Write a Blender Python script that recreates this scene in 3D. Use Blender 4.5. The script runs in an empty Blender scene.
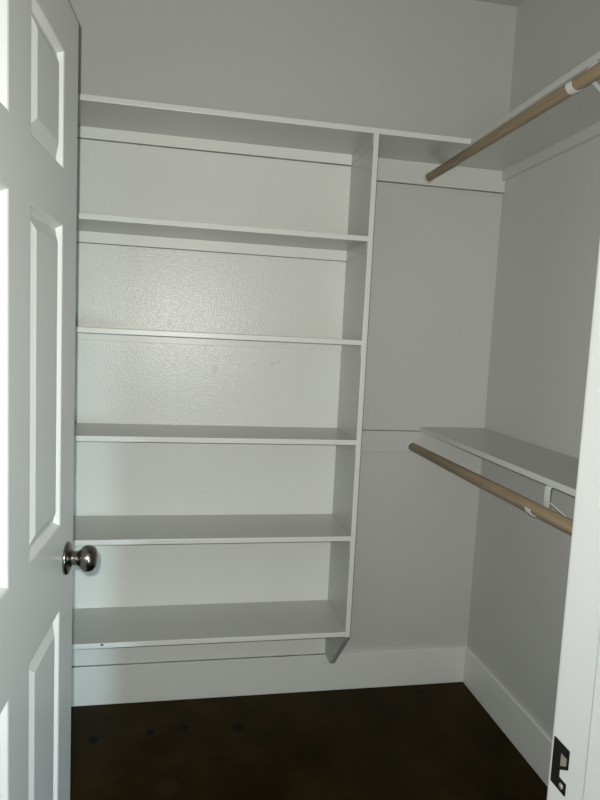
import bpy, bmesh, math, random
from mathutils import Vector, Matrix

scene = bpy.context.scene
COL = scene.collection

# ------------------------------------------------------------------ camera
F_PX = 629.64
YAW, PITCH, ROLL = -0.19495, -0.10312, 0.04814
CAM = Vector((-1.2512, -2.3838, 1.4465))
fw = Vector((-math.sin(YAW) * math.cos(PITCH), math.cos(YAW) * math.cos(PITCH), math.sin(PITCH)))
r0 = fw.cross(Vector((0, 0, 1))).normalized()
u0 = r0.cross(fw)
cr, sr = math.cos(ROLL), math.sin(ROLL)
rt = r0 * cr + u0 * sr
up = u0 * cr - r0 * sr
cam_data = bpy.data.cameras.new('camera')
cam_data.sensor_fit = 'VERTICAL'
cam_data.sensor_height = 36.0
cam_data.lens = F_PX / 800.0 * 36.0
cam_data.clip_start = 0.02
cam = bpy.data.objects.new('camera', cam_data)
COL.objects.link(cam)
cam.matrix_world = Matrix(((rt.x, up.x, -fw.x, CAM.x), (rt.y, up.y, -fw.y, CAM.y),
                           (rt.z, up.z, -fw.z, CAM.z), (0, 0, 0, 1)))
scene.camera = cam

# ------------------------------------------------------------------ light
world = bpy.data.worlds.new('world')
scene.world = world
world.use_nodes = True
bgn = world.node_tree.nodes['Background']
bgn.inputs['Color'].default_value = (0.84, 0.91, 1.0, 1)
bgn.inputs['Strength'].default_value = 0.53

# the phone's flash, right beside its lens
fl = bpy.data.lights.new('phone_flash', 'SPOT')
fl.energy = 108.0
fl.color = (0.99, 1.0, 0.93)
fl.spot_size = math.radians(170)
fl.spot_blend = 1.0
fl.shadow_soft_size = 0.004
flash = bpy.data.objects.new('phone_flash', fl)
COL.objects.link(flash)
fl.use_nodes = True
fnt = fl.node_tree
fem = fnt.nodes['Emission']
fof = fnt.nodes.new('ShaderNodeLightFalloff')
fof.inputs['Strength'].default_value = 1.0
fof.inputs['Smooth'].default_value = 1.5
fnt.links.new(fof.outputs['Quadratic'], fem.inputs['Strength'])
aim = (fw - rt * 0.28 + up * 0.16).normalized()
flash.rotation_euler = aim.to_track_quat('-Z', 'Y').to_euler()
flash.location = CAM - rt * 0.014 + up * 0.022

# cool daylight of a narrow window far down the hall, behind the photographer
al = bpy.data.lights.new('hall_daylight', 'AREA')
al.energy = 3.3
al.color = (0.62, 0.90, 1.0)
al.shape = 'RECTANGLE'
al.size = 0.16
al.size_y = 0.7
al.spread = math.radians(42)
hall = bpy.data.objects.new('hall_daylight', al)
COL.objects.link(hall)
hall.location = (0.30, -5.0, 0.70)
hall.rotation_euler = (Vector((-1.45, -0.4, 0.25)) - hall.location).to_track_quat('-Z', 'Y').to_euler()

scene.view_settings.view_transform = 'Standard'
scene.view_settings.look = 'None'
scene.view_settings.exposure = 0.0
scene.view_settings.gamma = 1.0
scene.view_settings.use_curve_mapping = False


# ------------------------------------------------------------------ materials
def base_mat(name, color, rough, metallic=0.0, spec=0.5):
    m = bpy.data.materials.new(name)
    m.use_nodes = True
    b = m.node_tree.nodes['Principled BSDF']
    b.inputs['Base Color'].default_value = (*color, 1)
    b.inputs['Roughness'].default_value = rough
    b.inputs['Metallic'].default_value = metallic
    b.inputs['Specular IOR Level'].default_value = spec
    return m, m.node_tree, b


def coords(nt, scale=(1, 1, 1)):
    tc = nt.nodes.new('ShaderNodeNewGeometry')
    mp = nt.nodes.new('ShaderNodeMapping')
    mp.inputs['Scale'].default_value = scale
    nt.links.new(tc.outputs['Position'], mp.inputs['Vector'])
    return mp.outputs['Vector']


def noise(nt, vec, scale, detail=2.0, rough=0.5):
    n = nt.nodes.new('ShaderNodeTexNoise')
    n.inputs['Scale'].default_value = scale
    n.inputs['Detail'].default_value = detail
    n.inputs['Roughness'].default_value = rough
    nt.links.new(vec, n.inputs['Vector'])
    return n.outputs['Fac']


def bump(nt, b, h, strength, dist):
    bp = nt.nodes.new('ShaderNodeBump')
    bp.inputs['Strength'].default_value = strength
    bp.inputs['Distance'].default_value = dist
    nt.links.new(h, bp.inputs['Height'])
    nt.links.new(bp.outputs['Normal'], b.inputs['Normal'])


def ramp(nt, fac, stops):
    r = nt.nodes.new('ShaderNodeValToRGB')
    el = r.color_ramp.elements
    while len(el) < len(stops):
        el.new(0.5)
    for e, (p, c) in zip(el, stops):
        e.position = p
        e.color = (*c, 1)
    nt.links.new(fac, r.inputs['Fac'])
    return r.outputs['Color']


def mix(nt, fac, a, b_col, mode='MIX'):
    mx = nt.nodes.new('ShaderNodeMix')
    mx.data_type = 'RGBA'
    mx.blend_type = mode
    nt.links.new(fac, mx.inputs[0])
    if isinstance(a, tuple):
        mx.inputs[6].default_value = (*a, 1)
    else:
        nt.links.new(a, mx.inputs[6])
    mx.inputs[7].default_value = (*b_col, 1)
    return mx.outputs[2]


def spots(nt, pts):
    """1 inside any of the small elongated spots (x, y, z, rx, ry, rz), soft edged."""
    out = None
    g = nt.nodes.new('ShaderNodeNewGeometry')
    for (x, y, z, rx, ry, rz) in pts:
        s = nt.nodes.new('ShaderNodeVectorMath')
        s.operation = 'SUBTRACT'
        nt.links.new(g.outputs['Position'], s.inputs[0])
        s.inputs[1].default_value = (x, y, z)
        d = nt.nodes.new('ShaderNodeVectorMath')
        d.operation = 'DIVIDE'
        nt.links.new(s.outputs[0], d.inputs[0])
        d.inputs[1].default_value = (rx, ry, rz)
        ln = nt.nodes.new('ShaderNodeVectorMath')
        ln.operation = 'LENGTH'
        nt.links.new(d.outputs[0], ln.inputs[0])
        mr = nt.nodes.new('ShaderNodeMapRange')
        mr.inputs['From Min'].default_value = 0.5
        mr.inputs['From Max'].default_value = 1.0
        mr.inputs['To Min'].default_value = 1.0
        mr.inputs['To Max'].default_value = 0.0
        nt.links.new(ln.outputs['Value'], mr.inputs['Value'])
        if out is None:
            out = mr.outputs[0]
        else:
            mm = nt.nodes.new('ShaderNodeMath')
            mm.operation = 'MAXIMUM'
            nt.links.new(out, mm.inputs[0])
            nt.links.new(mr.outputs[0], mm.inputs[1])
            out = mm.outputs[0]
    return out


# matte wall paint
WALL, nt, b = base_mat('wall_paint', (0.56, 0.555, 0.535), 0.6, spec=0.25)
v = coords(nt)
bump(nt, b, noise(nt, v, 170, 2), 0.12, 0.002)
nt.links.new(ramp(nt, noise(nt, v, 2.0, 3), [(0.3, (0.615, 0.615, 0.585)), (0.7, (0.64, 0.64, 0.61))]), b.inputs['Base Color'])

# ceiling paint
CEIL, nt, b = base_mat('ceiling_paint', (0.55, 0.55, 0.52), 0.8, spec=0.2)
bump(nt, b, noise(nt, coords(nt), 120, 2), 0.15, 0.002)

# semi-gloss white on orange-peel wall behind the shelves
GLOSS, nt, b = base_mat('gloss_white_back_paint', (0.84, 0.845, 0.81), 0.25, spec=0.36)
v = coords(nt)
bump(nt, b, noise(nt, v, 240, 1.0, 0.5), 0.50, 0.0016)
marks = spots(nt, [(-1.112, 0, 1.300, .012, .1, .022), (-0.895, 0, 1.332, .016, .1, .007), (-0.872, 0, 1.337, .012, .1, .006)])
mk = nt.nodes.new('ShaderNodeMath')
mk.operation = 'MULTIPLY'
mk.inputs[1].default_value = 0.22
nt.links.new(marks, mk.inputs[0])
nt.links.new(mix(nt, mk.outputs[0], (0.84, 0.845, 0.81), (0.35, 0.36, 0.35)), b.inputs['Base Color'])

# the same white on the baseboards
BASE, nt, b = base_mat('white_baseboard_paint', (0.84, 0.845, 0.81), 0.35, spec=0.5)
bump(nt, b, noise(nt, coords(nt), 40, 3), 0.05, 0.002)
tm = spots(nt, [(-1.474, -0.284, 0.379, .007, .02, .0045)])
nt.links.new(mix(nt, tm, (0.84, 0.845, 0.81), (0.03, 0.03, 0.028)), b.inputs['Base Color'])

# semi-gloss white on boards
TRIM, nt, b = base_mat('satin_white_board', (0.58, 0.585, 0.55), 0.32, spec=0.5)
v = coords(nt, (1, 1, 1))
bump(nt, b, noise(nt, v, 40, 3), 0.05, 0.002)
# door / jamb enamel
DOOR, nt, b = base_mat('white_door_enamel', (0.79, 0.795, 0.775), 0.35, spec=0.5)
bump(nt, b, noise(nt, coords(nt, (1, 1, 0.15)), 160, 2), 0.04, 0.001)

# dark stained concrete floor
FLOOR, nt, b = base_mat('dark_stained_concrete', (0.02, 0.016, 0.007), 0.5, spec=0.08)
v = coords(nt)
c1 = ramp(nt, noise(nt, v, 3.2, 6, 0.6), [(0.32, (0.013, 0.0085, 0.001)), (0.5, (0.024, 0.015, 0.0025)), (0.68, (0.042, 0.026, 0.006))])
st = spots(nt, [(-1.505, -0.224, 0, .025, .03, .1), (-1.311, -0.202, 0, .02, .022, .1), (-1.195, -0.195, 0, .03, .022, .1),
                (-0.996, -0.215, 0, .024, .026, .1)])
c2 = mix(nt, st, c1, (0.004, 0.003, 0.002))
lt = spots(nt, [(-1.244, -0.489, 0, .045, .05, .1)])
nt.links.new(mix(nt, lt, c2, (0.035, 0.026, 0.012)), b.inputs['Base Color'])
rr = nt.nodes.new('ShaderNodeMapRange')
rr.inputs['To Min'].default_value = 0.42
rr.inputs['To Max'].default_value = 0.62
nt.links.new(noise(nt, v, 9, 4), rr.inputs['Value'])
nt.links.new(rr.outputs[0], b.inputs['Roughness'])
bump(nt, b, noise(nt, v, 30, 4), 0.06, 0.003)

# bare wood rods, grain along the rod
WOOD, nt, b = base_mat('rod_wood', (0.38, 0.28, 0.17), 0.45, spec=0.35)
g = noise(nt, coords(nt, (1, 0.04, 1)), 130, 4, 0.6)
nt.links.new(ramp(nt, g, [(0.25, (0.29, 0.205, 0.12)), (0.55, (0.40, 0.295, 0.18)), (0.8, (0.50, 0.375, 0.235))]), b.inputs['Base Color'])
bump(nt, b, g, 0.05, 0.001)

# white coated steel bracket
STEEL, nt, b = base_mat('white_coated_steel', (0.80, 0.80, 0.79), 0.4)
bump(nt, b, noise(nt, coords(nt), 200, 1), 0.02, 0.001)

SOCKET, nt, b = base_mat('cream_plastic', (0.66, 0.60, 0.50), 0.5)
bump(nt, b, noise(nt, coords(nt), 200, 1), 0.02, 0.001)

# satin nickel
NICKEL, nt, b = base_mat('satin_nickel', (0.24, 0.225, 0.20), 0.24, metallic=1.0)
bump(nt, b, noise(nt, coords(nt), 300, 1), 0.02, 0.001)

# dark bronze strike plate
BRONZE, nt, b = base_mat('dark_bronze', (0.009, 0.008, 0.007), 0.6, metallic=0.0, spec=0.2)
bump(nt, b, noise(nt, coords(nt), 250, 1), 0.03, 0.001)
BRASSY, nt, b = base_mat('worn_metal', (0.55, 0.50, 0.40), 0.4, metallic=0.6)
bump(nt, b, noise(nt, coords(nt), 250, 1), 0.03, 0.001)


# ------------------------------------------------------------------ helpers
def obj(name, bm, m, parent=None, smooth=False):
    bmesh.ops.recalc_face_normals(bm, faces=bm.faces)
    me = bpy.data.meshes.new(name)
    bm.to_mesh(me)
    bm.free()
    for mm in (m if isinstance(m, (list, tuple)) else [m]):
        me.materials.append(mm)
    if smooth:
        for p in me.polygons:
            p.use_smooth = True
    o = bpy.data.objects.new(name, me)
    COL.objects.link(o)
    if parent:
        o.parent = parent
        o.matrix_parent_inverse = Matrix.Identity(4)
    return o


def tag(o, label, cat=None, group=None, kind=None):
    o['label'] = label
    if cat:
        o['category'] = cat
    if group:
        o['group'] = group
    if kind:
        o['kind'] = kind
    return o


def empty(name, loc, rotz=0.0):
    o = bpy.data.objects.new(name, None)
    o.empty_display_size = 0.1
    COL.objects.link(o)
    o.location = loc
    o.rotation_euler = (0, 0, rotz)
    return o


def add_box(bm, lo, hi, bev=0.0):
    t = bmesh.new()
    bmesh.ops.create_cube(t, size=1.0)
    for vv in t.verts:
        vv.co = Vector([(lo[i] + hi[i]) / 2 + vv.co[i] * (hi[i] - lo[i]) for i in range(3)])
    if bev > 0:
        bmesh.ops.bevel(t, geom=list(t.edges), offset=bev, segments=2, profile=0.6, affect='EDGES')
    merge(bm, t)
    return bm


def merge(bm, t):
    mp = {}
    for vv in t.verts:
        mp[vv] = bm.verts.new(vv.co)
    for f in t.faces:
        try:
            nf = bm.faces.new([mp[vv] for vv in f.verts])
            nf.smooth = f.smooth
            nf.material_index = f.material_index
        except ValueError:
            pass
    t.free()


def box(lo, hi, bev=0.0):
    return add_box(bmesh.new(), lo, hi, bev)


def prism(poly, axis, a, b_, bev=0.0, bm=None):
    """extrude polygon given in the two other axes along axis from a to b_"""
    t = bmesh.new()

    def P(p, k):
        q = list(p)
        q.insert(axis, k)
        return Vector(q)
    lo = [t.verts.new(P(p, a)) for p in poly]
    hi = [t.verts.new(P(p, b_)) for p in poly]
    t.faces.new(lo)
    t.faces.new(hi[::-1])
    n = len(poly)
    for i in range(n):
        t.faces.new((lo[i], hi[i], hi[(i + 1) % n], lo[(i + 1) % n]))
    bmesh.ops.recalc_face_normals(t, faces=t.faces)
    if bev > 0:
        bmesh.ops.bevel(t, geom=list(t.edges), offset=bev, segments=2, profile=0.6, affect='EDGES')
    if bm is None:
        bm = bmesh.new()
    merge(bm, t)
    return bm


def lathe(profile, seg=40, bm=None):
    """profile (radius, height) turned about +Z"""
    bm = bm or bmesh.new()
    rings = []
    for r, h in profile:
        if r < 1e-6:
            rings.append([bm.verts.new((0, 0, h))])
        else:
            rings.append([bm.verts.new((r * math.cos(2 * math.pi * k / seg), r * math.sin(2 * math.pi * k / seg), h)) for k in range(seg)])
    for A, B in zip(rings, rings[1:]):
        for k in range(seg):
            k2 = (k + 1) % seg
            if len(A) == 1 and len(B) == 1:
                continue
            if len(A) == 1:
                f = bm.faces.new((A[0], B[k], B[k2]))
            elif len(B) == 1:
                f = bm.faces.new((A[k], B[0], A[k2]))
            else:
                f = bm.faces.new((A[k], B[k], B[k2], A[k2]))
            f.smooth = True
    return bm


def xform(bm, M):
    for vv in bm.verts:
        vv.co = M @ vv.co
    return bm


def strip(pts, y0, y1, th, bm=None):
    """bent sheet-steel strip: centre line pts (x, z), width along y"""
    bm = bm or bmesh.new()
    n = len(pts)
    L, R = [], []
    for i in range(n):
        a = Vector(pts[max(i - 1, 0)])
        c = Vector(pts[min(i + 1, n - 1)])
        d = (c - a).normalized()
        nn = Vector((-d.y, d.x)) * th / 2
        p = Vector(pts[i])
        L.append(p + nn)
        R.append(p - nn)
    rings = []
    for l, r in zip(L, R):
        rings.append([bm.verts.new((l.x, y0, l.y)), bm.verts.new((l.x, y1, l.y)), bm.verts.new((r.x, y1, r.y)), bm.verts.new((r.x, y0, r.y))])
    for A, B in zip(rings, rings[1:]):
        for k in range(4):
            bm.faces.new((A[k], A[(k + 1) % 4], B[(k + 1) % 4], B[k]))
    bm.faces.new(rings[0])
    bm.faces.new(rings[-1][::-1])
    return bm


CLEAT, nt, b = base_mat('satin_white_cleat', (0.71, 0.715, 0.685), 0.4, spec=0.4)
bump(nt, b, noise(nt, coords(nt), 60, 3), 0.06, 0.002)

GAP, nt, b = base_mat('dark_gap_strip', (0.20, 0.205, 0.185), 0.8, spec=0.1)  # the dark of the joint gaps, put into the colour of thin strips
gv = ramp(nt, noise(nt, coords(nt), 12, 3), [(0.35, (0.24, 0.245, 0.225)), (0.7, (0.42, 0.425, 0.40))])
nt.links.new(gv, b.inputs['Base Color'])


def lit_front(o, ax=1, second=None):
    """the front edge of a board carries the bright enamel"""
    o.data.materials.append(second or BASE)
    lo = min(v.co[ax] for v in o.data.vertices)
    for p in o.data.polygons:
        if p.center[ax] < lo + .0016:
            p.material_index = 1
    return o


# ------------------------------------------------------------------ dimensions (m); right wall X=0, back wall Y=0, floor Z=0
H = 2.745
XL = -1.66            # left wall
YF = -1.750           # closet side of the front wall
YH = -1.875           # hall side
XJ = -0.798           # strike-side jamb face
XHG = -1.543          # hinge-side jamb face
ZHEAD = 2.052
T = 0.0178            # board thickness
CT = 0.018            # cleat thickness
HB, BT = 0.156, 0.013
D = 0.284             # shelf depth
XP = -0.6277          # left face of the side panel
Z = [2.1441, 1.7899, 1.4380, 1.0892, 0.7421, 0.3850]
ZL = 1.1002


def structure(name, bm, m, label, cat):
    o = obj(name, bm, m)
    tag(o, label, cat, kind='structure')
    return o


# ------------------------------------------------------------------ setting
structure('floor', box((XL - .1, -4.6, -0.06), (0.9, 0.1, 0)), FLOOR, 'dark brown stained concrete floor with a few black spots', 'floor')
structure('ceiling', box((XL - .1, YF, H), (0.1, 0.1, H + .06)), CEIL, 'pale grey closet ceiling, just a corner of it showing', 'ceiling')
structure('wall_back', box((XL - .1, 0, 0), (0.1, 0.1, H)), WALL, 'pale grey back wall of the closet behind the shelves', 'wall')
structure('wall_right', box((0, YH, 0), (0.1, 0, H)), WALL, 'grey side wall carrying the two clothes rods', 'wall')
structure('wall_left', box((XL - .1, YH, 0), (XL, 0, H)), WALL, 'closet side wall hidden behind the open panelled door', 'wall')
bm = box((XL, YH, 0), (XHG - .019, YF, H))
add_box(bm, (XJ + .019, YH, 0), (0, YF, H))
add_box(bm, (XHG - .019, YH, ZHEAD + .019), (XJ + .019, YF, H))
structure('wall_front', bm, WALL, 'closet front wall with the doorway the photo looks through', 'wall')
bb = structure('baseboard_back', box((XL, -BT, 0), (0, 0, HB), .0025), BASE, 'tall flat white baseboard along the back wall under the shelves', 'baseboard')
obj('gap_line', box((XL + .001, -BT + .001, HB - .0002), (XP - .001, -.0031, HB + .0008)), GAP, bb)
structure('baseboard_right', box((-BT, YF, 0), (0, -BT, HB), .0025), BASE, 'tall flat white baseboard along the side wall under the rods', 'baseboard')

# strike-side jamb with stop, closet-side casing and strike plate
jamb = structure('trim_1', box((XJ, YH, 0), (XJ + .019, YF, ZHEAD), .002), DOOR, 'white door jamb in the foreground with a dark strike plate', 'door jamb')
obj('door_stop', box((XJ - .011, YH + .006, 0), (XJ, -1.822, ZHEAD - .011), .005), DOOR, jamb)
obj('casing', box((XJ + .003, YF, 0), (XJ + .06, YF + .006, ZHEAD + .06), .002), DOOR, jamb)
obj('casing', box((XJ + .005, YH - .016, 0), (XJ + .075, YH, ZHEAD + .07), .003), DOOR, jamb)
# plate with its latch hole: one mesh
sx0, sx1 = XJ - .0016, XJ + .0005
bm = bmesh.new()
add_box(bm, (sx0, -1.7685, .931), (sx1, -1.7545, .987), .0004)
add_box(bm, (sx0, -1.783, .976), (sx1, -1.768, .987), .0004)
add_box(bm, (sx0, -1.783, .9645), (sx1, -1.7805, .9765), .0004)
prism([(-1.768, .9590), (-1.768, .9545), (-1.783, .9640), (-1.783, .9680)], 0, sx0, sx1, .0003, bm)
add_box(bm, (sx0, -1.782, .931), (sx1, -1.768, .9455), .0004)
pl = obj('strike_plate', bm, BRONZE, jamb)
tag(pl, 'dark bronze strike plate')
obj('latch_hole', prism([(-1.781, .9765), (-1.7685, .9765), (-1.7685, .957), (-1.781, .965)], 0, XJ - .0006, XJ + .0004), BRASSY, pl)
bm = lathe([(0, .0), (.0036, 0), (.0036, .0008), (.002, .0014), (0, .0014)], 20)
xform(bm, Matrix.Translation((sx0, -1.7755, .939)) @ Matrix.Rotation(-math.pi / 2, 4, 'Y'))
obj('screw', bm, BRASSY, pl)
bm = lathe([(0, .0), (.0036, 0), (.0036, .0008), (.002, .0014), (0, .0014)], 20)
xform(bm, Matrix.Translation((sx0, -1.7755, .981)) @ Matrix.Rotation(-math.pi / 2, 4, 'Y'))
obj('screw', bm, BRONZE, pl)
# hinge-side jamb and head
o = structure('trim_2', box((XHG - .019, YH, 0), (XHG, YF, ZHEAD), .002), DOOR, 'white hinge-side door jamb at the hinged end of the open door', 'door jamb')
obj('casing', box((XHG - .075, YH - .016, 0), (XHG - .005, YH, ZHEAD + .07), .003), DOOR, o)
o = structure('trim_3', box((XHG - .019, YH, ZHEAD), (XJ + .019, YF, ZHEAD + .019), .002), DOOR, 'white head jamb across the top of the doorway', 'door jamb')
obj('casing', box((XHG - .005, YH - .016, ZHEAD + .005), (XJ + .005, YH, ZHEAD + .07), .003), DOOR, o)


# ------------------------------------------------------------------ door
W, DT, Z0, Z1 = 0.740, 0.035, 0.012, 2.040
TH = math.radians(86.4)
door = empty('door_1', (-1.5077, -1.7380, 0), TH)
tag(door, 'white six panel door standing open on the left with a nickel knob', 'door', kind='structure')
PX = [(0.113, 0.318), (0.420, 0.627)]
PZ = [(0.225, 0.878), (1.050, 1.631), (1.731, 1.941)]
xs = [0, PX[0][0], PX[0][1], PX[1][0], PX[1][1], W]
zs = [Z0, PZ[0][0], PZ[0][1], PZ[1][0], PZ[1][1], PZ[2][0], PZ[2][1], Z1]
bm = bmesh.new()
grid = {}
for i, x in enumerate(xs):
    for k, zz in enumerate(zs):
        grid[i, k] = bm.verts.new((x, 0, zz))
for i in range(5):
    for k in range(7):
        if i in (1, 3) and k in (1, 3, 5):
            continue
        bm.faces.new((grid[i, k], grid[i + 1, k], grid[i + 1, k + 1], grid[i, k + 1]))
# sides and back of the slab
edge = [(i, 0) for i in range(6)] + [(5, k) for k in range(1, 8)] + [(i, 7) for i in range(4, -1, -1)] + [(0, k) for k in range(6, 0, -1)]
back = {e: bm.verts.new((xs[e[0]], DT, zs[e[1]])) for e in edge}
for e, e2 in zip(edge, edge[1:] + edge[:1]):
    bm.faces.new((grid[e], grid[e2], back[e2], back[e]))
bm.faces.new([back[e] for e in edge])
bmesh.ops.recalc_face_normals(bm, faces=bm.faces)
outer = [e for e in bm.edges if len(e.link_faces) == 2 and e.calc_face_angle(0) > 1.0]
bmesh.ops.bevel(bm, geom=outer, offset=.002, segments=2, profile=.5, affect='EDGES')
obj('slab', bm, DOOR, door)
PROFILE = [(0, 0), (.003, .0012), (.009, .0110), (.013, .0115), (.037, .0007), (.038, .0006)]
for (x0, x1) in PX:
    for (a, c) in PZ:
        bm = bmesh.new()
        rings = []
        for off, dep in PROFILE:
            rings.append([bm.verts.new((x0 + off, dep, a + off)), bm.verts.new((x1 - off, dep, a + off)),
                          bm.verts.new((x1 - off, dep, c - off)), bm.verts.new((x0 + off, dep, c - off))])
        for A, B in zip(rings, rings[1:]):
            for k in range(4):
                bm.faces.new((A[k], A[(k + 1) % 4], B[(k + 1) % 4], B[k]))
        bm.faces.new(rings[-1])
        bmesh.ops.recalc_face_normals(bm, faces=bm.faces)
        p = obj('panel', bm, DOOR, door)
        if p.data.polygons[-1].normal.y > 0:
            p.data.flip_normals()
# knob
KM = Matrix.Translation((W - .062, 0, 0.9655)) @ Matrix.Rotation(math.pi / 2, 4, 'X')
bm = lathe([(.0150, .004), (.0142, .016), (.0148, .022), (.0172, .027), (.0220, .0310), (.0256, .0360), (.0272, .0420), (.0268, .048),
            (.0243, .0545), (.019, .059), (.0115, .0615), (.005, .0622), (0, .0622)], 48)
knob = obj('door_knob', xform(bm, KM), NICKEL, door, True)
tag(knob, 'satin nickel door knob')
bm = lathe([(0, 0), (.0335, 0), (.0335, .003), (.0325, .0055), (.029, .0075), (.022, .0090), (.0175, .0115), (.0150, .013)], 48)
obj('rosette', xform(bm, KM), NICKEL, knob, True)


# ------------------------------------------------------------------ shelving unit on the back wall
su = empty('shelving_unit', (-1.14, 0, 0))
tag(su, 'white built-in shelving unit of six shelves filling the back wall', 'shelving unit')


def part(name, bm, m, root, label=None, smooth=False):
    """mesh given in world coordinates, parented to root"""
    org = root.location if root.parent is None else root.parent.location
    xform(bm, Matrix.Translation(org).inverted())
    o = obj(name, bm, m, root, smooth)
    if label:
        o['label'] = label
    return o


part('back_panel', box((XL + .001, -.003, HB + .001), (XP, -.0002, Z[0] - T)), GLOSS, su, 'glossy white textured back of the shelves')
poly = [(-.0005, Z[0] - T), (-.0005, HB + .001), (-.014, HB + .0005), (-.085, .158), (-.100, .166), (-D + .001, Z[5] - T - .002), (-D + .001, Z[0] - T)]
lit_front(part('side_panel', prism(poly, 0, XP, XP + T, .0015), TRIM, su, 'full height upright board with its lower end cut back to the wall'))
for i, z in enumerate(Z):
    if i == 0:
        lit_front(part('shelf', box((XL + .001, -D, z - T), (-.001, -.0005, z), .0018), TRIM, su, 'topmost shelf, running on past the upright to the corner'))
    else:
        lit_front(part('shelf', box((XL + .001, -D, z - T), (XP, -.003, z), .0018), TRIM, su))
    ch = .029 if i == 2 else .038
    cl = part('cleat', box((XL + .001, -CT, z - T - ch), (XP, -.003, z - T), .0012), BASE, su)
    if i < 2:
        part('gap_line', box((XL + .001, -CT + .001, z - T - .0397), (XP - .001, -.003, z - T - .0378)), GAP, cl)
    if i < 5:
        part('cleat', box((XP - .003, -D + .004, z - T - .036), (XP, -CT, z - T), .0008), TRIM, su)

# ------------------------------------------------------------------ rod shelves on the right
RR1, RR2 = .0154, .0165   # rod radii
RISE = .015          # the upper shelf and rod rise a little towards the doorway


def bracket_bm(y, zt, xr, zr, rr, front):
    """shelf and rod bracket under a shelf with its underside at zt, hook round a rod at xr, zr"""
    w = .011
    r = rr + .0022
    up_hook = zt > 1.5
    c20 = math.radians(14 if up_hook else -22)
    tab = [(front, zr + .018), (front - .004, zr + .010)] if up_hook else [(front, zr + .004), (front - .004, zr - .004)]
    hook = [(xr + r * math.cos(c20 - math.radians(14.5) * k), zr + r * math.sin(c20 - math.radians(14.5) * k)) for k in range(15 if up_hook else 12)]
    bm = strip([(-CT - .002, zt - .26), (-CT - .002, zt - .008), (-CT - .005, zt - .002), (-CT - .012, zt - .0015), (front + .010, zt - .0015), (front + .003, zt - .003),
                (front + .0006, zt - .008), (front, zt - .014)] + tab + hook, y - w, y + w, .0026)
    # diagonal brace
    strip([(-CT - .003, zt - .245), (-CT - .02, zt - .225), (front + .012, zr + .012), (front - .001, zr + .018)], y - .005, y + .005, .003, bm)
    # rivets in the wall leg
    for zz in (zt - .05, zt - .19):
        t = lathe([(0, 0), (.005, 0), (.0045, .0018), (.002, .003), (0, .003)], 16)
        xform(t, Matrix.Translation((-CT - .003, y, zz)) @ Matrix.Rotation(-math.pi / 2, 4, 'Y'))
        merge(bm, t)
    return bm


def shear(bm, rise, y0=-.284):
    for vv in bm.verts:
        if vv.co.y < y0:
            vv.co.z += rise * (y0 - vv.co.y)
    return bm


def rod_shelf(z, y_end, cleat_x0, label, rx, rz, by, group, rise=0):
    RR = RR1 if rise > 0 else RR2
    ws = empty('wall_shelf', (0, 0, z))
    tag(ws, label, 'shelf', group)
    lit_front(part('shelf_board', shear(box((-.2832, YF + .002, z - T), (-.0005, y_end, z), .0018), rise), TRIM, ws), 0, CLEAT)
    # wide cleat on the back wall that carries the rod end, narrow one on the side wall
    upper = rise > 0
    cl = part('cleat', box((cleat_x0, -CT, z - T - .0833), (-.0005, -.0005, z - T), .0025), CLEAT if upper else WALL, ws, 'wide cleat on the back wall')
    if upper:
        part('gap_line', box((cleat_x0, -CT + .001, z - T - .0843), (-.001, -.0005, z - T - .0831)), GAP, cl)
    else:
        part('gap_line', box((cleat_x0, -CT + .001, z - T - .0002), (-.284, -.0005, z - T + .0016)), GAP, cl)
    cl = part('cleat', shear(box((-CT, YF + .002, z - T - .038), (-.0005, -CT, z - T), .0012), rise), WALL, ws, 'narrow cleat on the side wall')
    part('bracket', shear(bracket_bm(by, z - T, rx, rz, RR, -.283), rise * .8, 0), STEEL, ws, 'white steel shelf and rod bracket')
    return ws


RX1, RZ1, RX2, RZ2 = -.3220, 2.0705, -.3181, 1.0217
rod_shelf(Z[0], -D + .0036, XP + T, 'upper white shelf along the side wall, above head height', RX1, RZ1, -.932, 'shelves along the side wall', RISE)
rod_shelf(ZL, -.0005, XP + T, 'lower white shelf along the side wall at waist height', RX2, RZ2, -.911, 'shelves along the side wall')


def closet_rod(x, z, label, socket_mat, sock_r, rise=0):
    RR = RR1 if rise > 0 else RR2
    r = empty('closet_rod', (x, 0, z))
    tag(r, label, 'clothes rod', 'wooden clothes rods')
    y0, y1 = -CT - .002, YF + .004
    L = y0 - y1
    bm = lathe([(0, 0), (RR - .001, 0), (RR, .001), (RR, L - .001), (RR - .001, L), (0, L)], 40)
    xform(bm, Matrix.Translation((x, y0, z)) @ Matrix.Rotation(math.pi / 2, 4, 'X'))
    part('rod', shear(bm, rise * .67, 0), WOOD, r)
    bm = lathe([(RR + .0001, .0005), (sock_r, .0005), (sock_r, .004), (sock_r - .0025, .008), (RR + .0003, .008)], 40)
    xform(bm, Matrix.Translation((x, -CT, z)) @ Matrix.Rotation(math.pi / 2, 4, 'X'))
    part('socket', bm, socket_mat, r)
    return r


closet_rod(RX1, RZ1, 'upper round wooden clothes rod hung below the high shelf', SOCKET, .0212, RISE)
closet_rod(RX2, RZ2, 'lower round wooden clothes rod hung below the waist-high shelf', STEEL, .0200)
